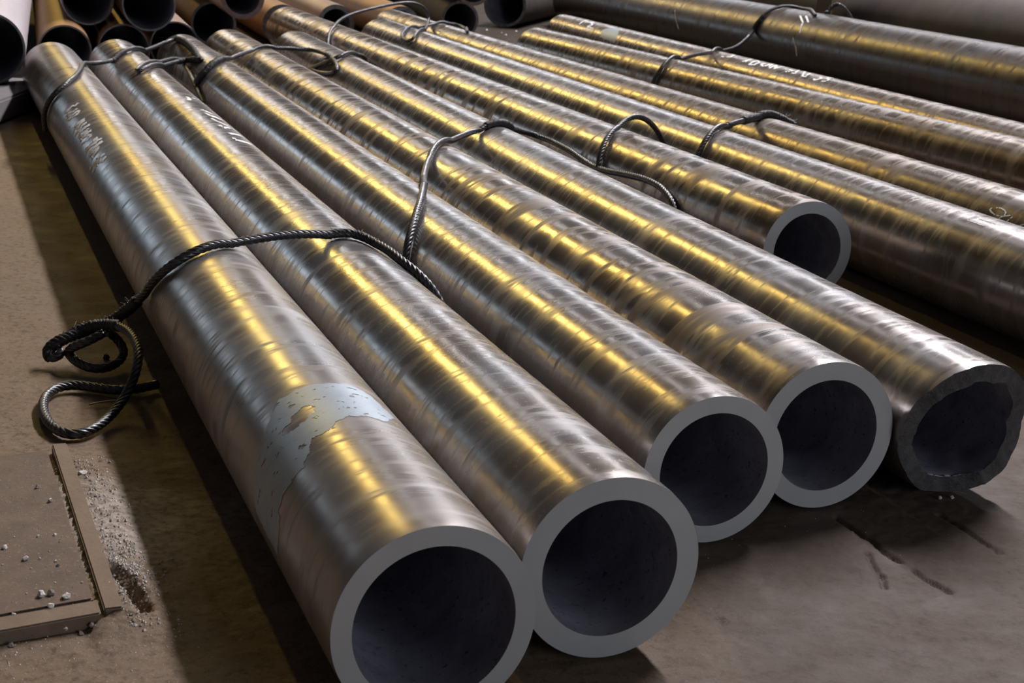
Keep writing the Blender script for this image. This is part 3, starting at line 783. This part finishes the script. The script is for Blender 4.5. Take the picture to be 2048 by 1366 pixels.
def bar(name, o, ax, ay, az, mat, parent, bev=.003):
    bm = bmesh.new()
    V, Fs = [], []
    box(V, Fs, o, ax, ay, az)
    vs = [bm.verts.new(v) for v in V]
    for f in Fs:
        bm.faces.new([vs[q] for q in f])
    bmesh.ops.recalc_face_normals(bm, faces=bm.faces)
    bmesh.ops.bevel(bm, geom=list(bm.edges), offset=bev, segments=2, affect='EDGES')
    me = bpy.data.meshes.new(name)
    bm.to_mesh(me)
    bm.free()
    return link(name, me, mat, parent)

Z = Vector((0, 0, 1))
plate = empty('cover_plate', P0)
tag(plate, 'rusty brown cover plate with raised edge bars set in the floor at lower left', 'floor plate')
bar('plate', Vector((0, 0, -.012)) - PN * .006 + PE * .062, PE * .80, PB * 1.0, Z * .032, M_PLATE, plate, .004)
bar('edge_bar', Vector((0, 0, -.012)) + PN * .006 + PE * .012, PE * .88, PN * .034, Z * .034, M_PLATEBAR, plate)
bar('edge_bar', Vector((0, 0, -.012)) + PN * .0 , PB * 1.0, PE * .055, Z * .033, M_PLATEBAR, plate)

def rock(name, w, h, seed, mat):
    bm = bmesh.new()
    bmesh.ops.create_icosphere(bm, subdivisions=3 if w > .006 else 2, radius=.5)
    rnd = random.Random(seed)
    cuts = [(Vector((rnd.uniform(-1, 1), rnd.uniform(-1, 1), rnd.uniform(-.6, 1))).normalized(), rnd.uniform(.27, .42)) for _ in range(9)]
    for v in bm.verts:
        for nrm, dd in cuts:
            e = v.co.dot(nrm) - dd
            if e > 0:
                v.co -= nrm * e
        v.co *= 1 + .16 * noise.noise(v.co * 4 + Vector((seed, 0, 0))) + .07 * noise.noise(v.co * 11)
    zmin = min(v.co.z for v in bm.verts) * .75
    for v in bm.verts:
        v.co.z = max(v.co.z, zmin) - zmin
        v.co = Vector((v.co.x * w * 1.25, v.co.y * w * 1.1, v.co.z * h * 1.35))
    me = bpy.data.meshes.new(name)
    bm.to_mesh(me)
    bm.free()
    return link(name, me, mat)

BIGSTONE = {
 14: 'largest pale broken stone, left one of the touching pair on the plate', 15: 'grey flat-faced stone leaning on the largest pale stone',
 16: 'rugged pale stone right of the touching pair on the plate', 17: 'pale stone in front of the touching pair, near the plate front edge',
 7: 'chunky white stone alone on the plate with a dark shadow', 5: 'white stone at the left edge of the photo on the plate',
 3: 'small white pointed stone nearest the plate right edge at back', 1: 'small squarish pinkish stone at the back of the plate',
 21: 'brownish stone leaning against the plate front edge, rightmost there', 22: 'flat reddish stone in front of the plate front edge',
 23: 'dark flat stone half under the plate front edge', 24: 'round grey-brown stone by itself in front of the plate, lower left',
 20: 'flat white flake near the plate front edge', 12: 'white stone with a grey one just in front on the plate',
 13: 'grey stone touching the white one before it on the plate', 10: 'small yellow-ochre stone on the plate',
 31: 'pale lump in the broken concrete beside the edge bar', 36: 'white pebble with a shadow near the far part of the plate',
 37: 'flat white chip in the broken concrete below the rope loop', 39: 'white chip on the floor under the torch-cut pipe end',
 40: 'white crumb beside the chip under the torch-cut pipe end'}
for q, (p, wd, ht) in enumerate(DATA['stones']):
    mt = M_STONE
    if q in (10,):
        mt = M_OCHRE
    elif q in (21, 22, 23, 24, 13, 15):
        mt = M_STONEGREY
    zz = p[2] if p[2] > .001 else floor_h(p[0], p[1])
    o = rock('stone', wd, max(ht, wd * .6), q + 1, mt)
    o.location = (p[0], p[1], zz - .0006)
    o.rotation_euler = (0, 0, q * 1.7)
    if q in BIGSTONE:
        tag(o, BIGSTONE[q], 'stone', 'broken stones on and round the cover plate')
    else:
        tag(o, 'tiny pale stone crumb among the stones at lower left', 'stone', 'tiny stone crumbs at lower left')

# crumbs too small to pick apart
rnd = random.Random(11)
V, Fs = [], []
def crumb(x, y, z, s):
    m = len(V)
    base = [(1, 0, 0), (0, 1, 0), (-1, 0, 0), (0, -1, 0), (0, 0, 1), (0, 0, -.4)]
    a = rnd.uniform(0, 6.3)
    for bx, by, bz in base:
        f = rnd.uniform(.6, 1.25)
        V.append((x + s * f * (bx * math.cos(a) - by * math.sin(a)), y + s * f * (bx * math.sin(a) + by * math.cos(a)), z + s * f * bz))
    for f in ((0, 1, 4), (1, 2, 4), (2, 3, 4), (3, 0, 4), (1, 0, 5), (2, 1, 5), (3, 2, 5), (0, 3, 5)):
        Fs.append(tuple(m + q for q in f))
for _ in range(1500):                                 # along the broken concrete beside the bar
    t = rnd.uniform(-.05, .85)
    a = abs(rnd.gauss(0, .035)) + .045
    if rnd.random() < .45:
        t, a = rnd.gauss(.2, .05), rnd.gauss(.07, .03)
    p = P0 + PE * t + PN * a
    crumb(p.x, p.y, floor_h(p.x, p.y), rnd.choice((.0012, .0016, .0022, .003, .0042)))
for _ in range(420):                                 # on the plate
    p = P0 + PE * rnd.uniform(.07, .8) + PB * abs(rnd.gauss(.06, .12))
    crumb(p.x, p.y, .0203, rnd.choice((.0006, .0008, .001, .0014)))
for _ in range(260):                                 # in front of it
    p = P0 - PE * abs(rnd.gauss(0, .07)) * 1 + PB * rnd.uniform(-.15, .3)
    crumb(p.x, p.y, floor_h(p.x, p.y), rnd.choice((.0007, .0009, .0012, .002)))
for _ in range(160):                                 # front right
    x, y = rnd.uniform(.35, 1.3), rnd.uniform(2.3, 3.4)
    crumb(x, y, floor_h(x, y), rnd.choice((.0006, .0008, .001, .0013)))
for _ in range(40):                                  # by the dark gap at the back
    x, y = rnd.uniform(-.5, .15), rnd.uniform(12.6, 15.5)
    crumb(x, y, .002, rnd.choice((.006, .01, .016)))
o = link('stone_crumbs', mesh('stone_crumbs', V, Fs, smooth=False), M_STONE)
tag(o, 'scattered pale concrete dust and crumbs on the floor', 'debris', kind='stuff')

# concrete block under the pale pipe
blk = empty('concrete_block', (-3.2, 8.55, 0))
tag(blk, 'long low grey concrete block under the pale pipe at the left edge', 'block')
bar('block', Vector((-1.1, -.55, 0)), Vector((1.58, 0, 0)), Vector((0, 1.0, 0)), Z * .12, M_BLOCK, blk, .012)

# bits lying by the rope
tag(link('wire_offcut', rope_mesh('wire_offcut', smooth_path([(-1.045, 3.655, .004), (-1.02, 3.68, .006), (-.975, 3.70, .004)]), .0022, strands=2), M_OFFCUT),
    'thin bent yellowish wire offcut on the floor inside the rope loop', 'wire')
lump = rock('slag_lump', .016, .014, 77, M_ROPEDARK)
lump.location = (-1.11, 4.06, floor_h(-1.11, 4.06))
tag(lump, 'small black lump on the floor inside the upper rope loop', 'slag')

# grey stake behind the big pipe
stk = empty('steel_stake', (2.36, 12.78, 0))
tag(stk, 'grey upright stake behind the big dark pipe beside the bent rope', 'post')
bar('post', Vector((-.06, -.06, 0)), Vector((.11, -.03, 0)), Vector((.03, .10, 0)), Z * 1.0, M_PLATEBAR, stk, .006)
bar('foot', Vector((-.08, -.08, 0)), Vector((.15, 0, 0)), Vector((0, .14, 0)), Z * .02, M_PLATEBAR, stk, .004)
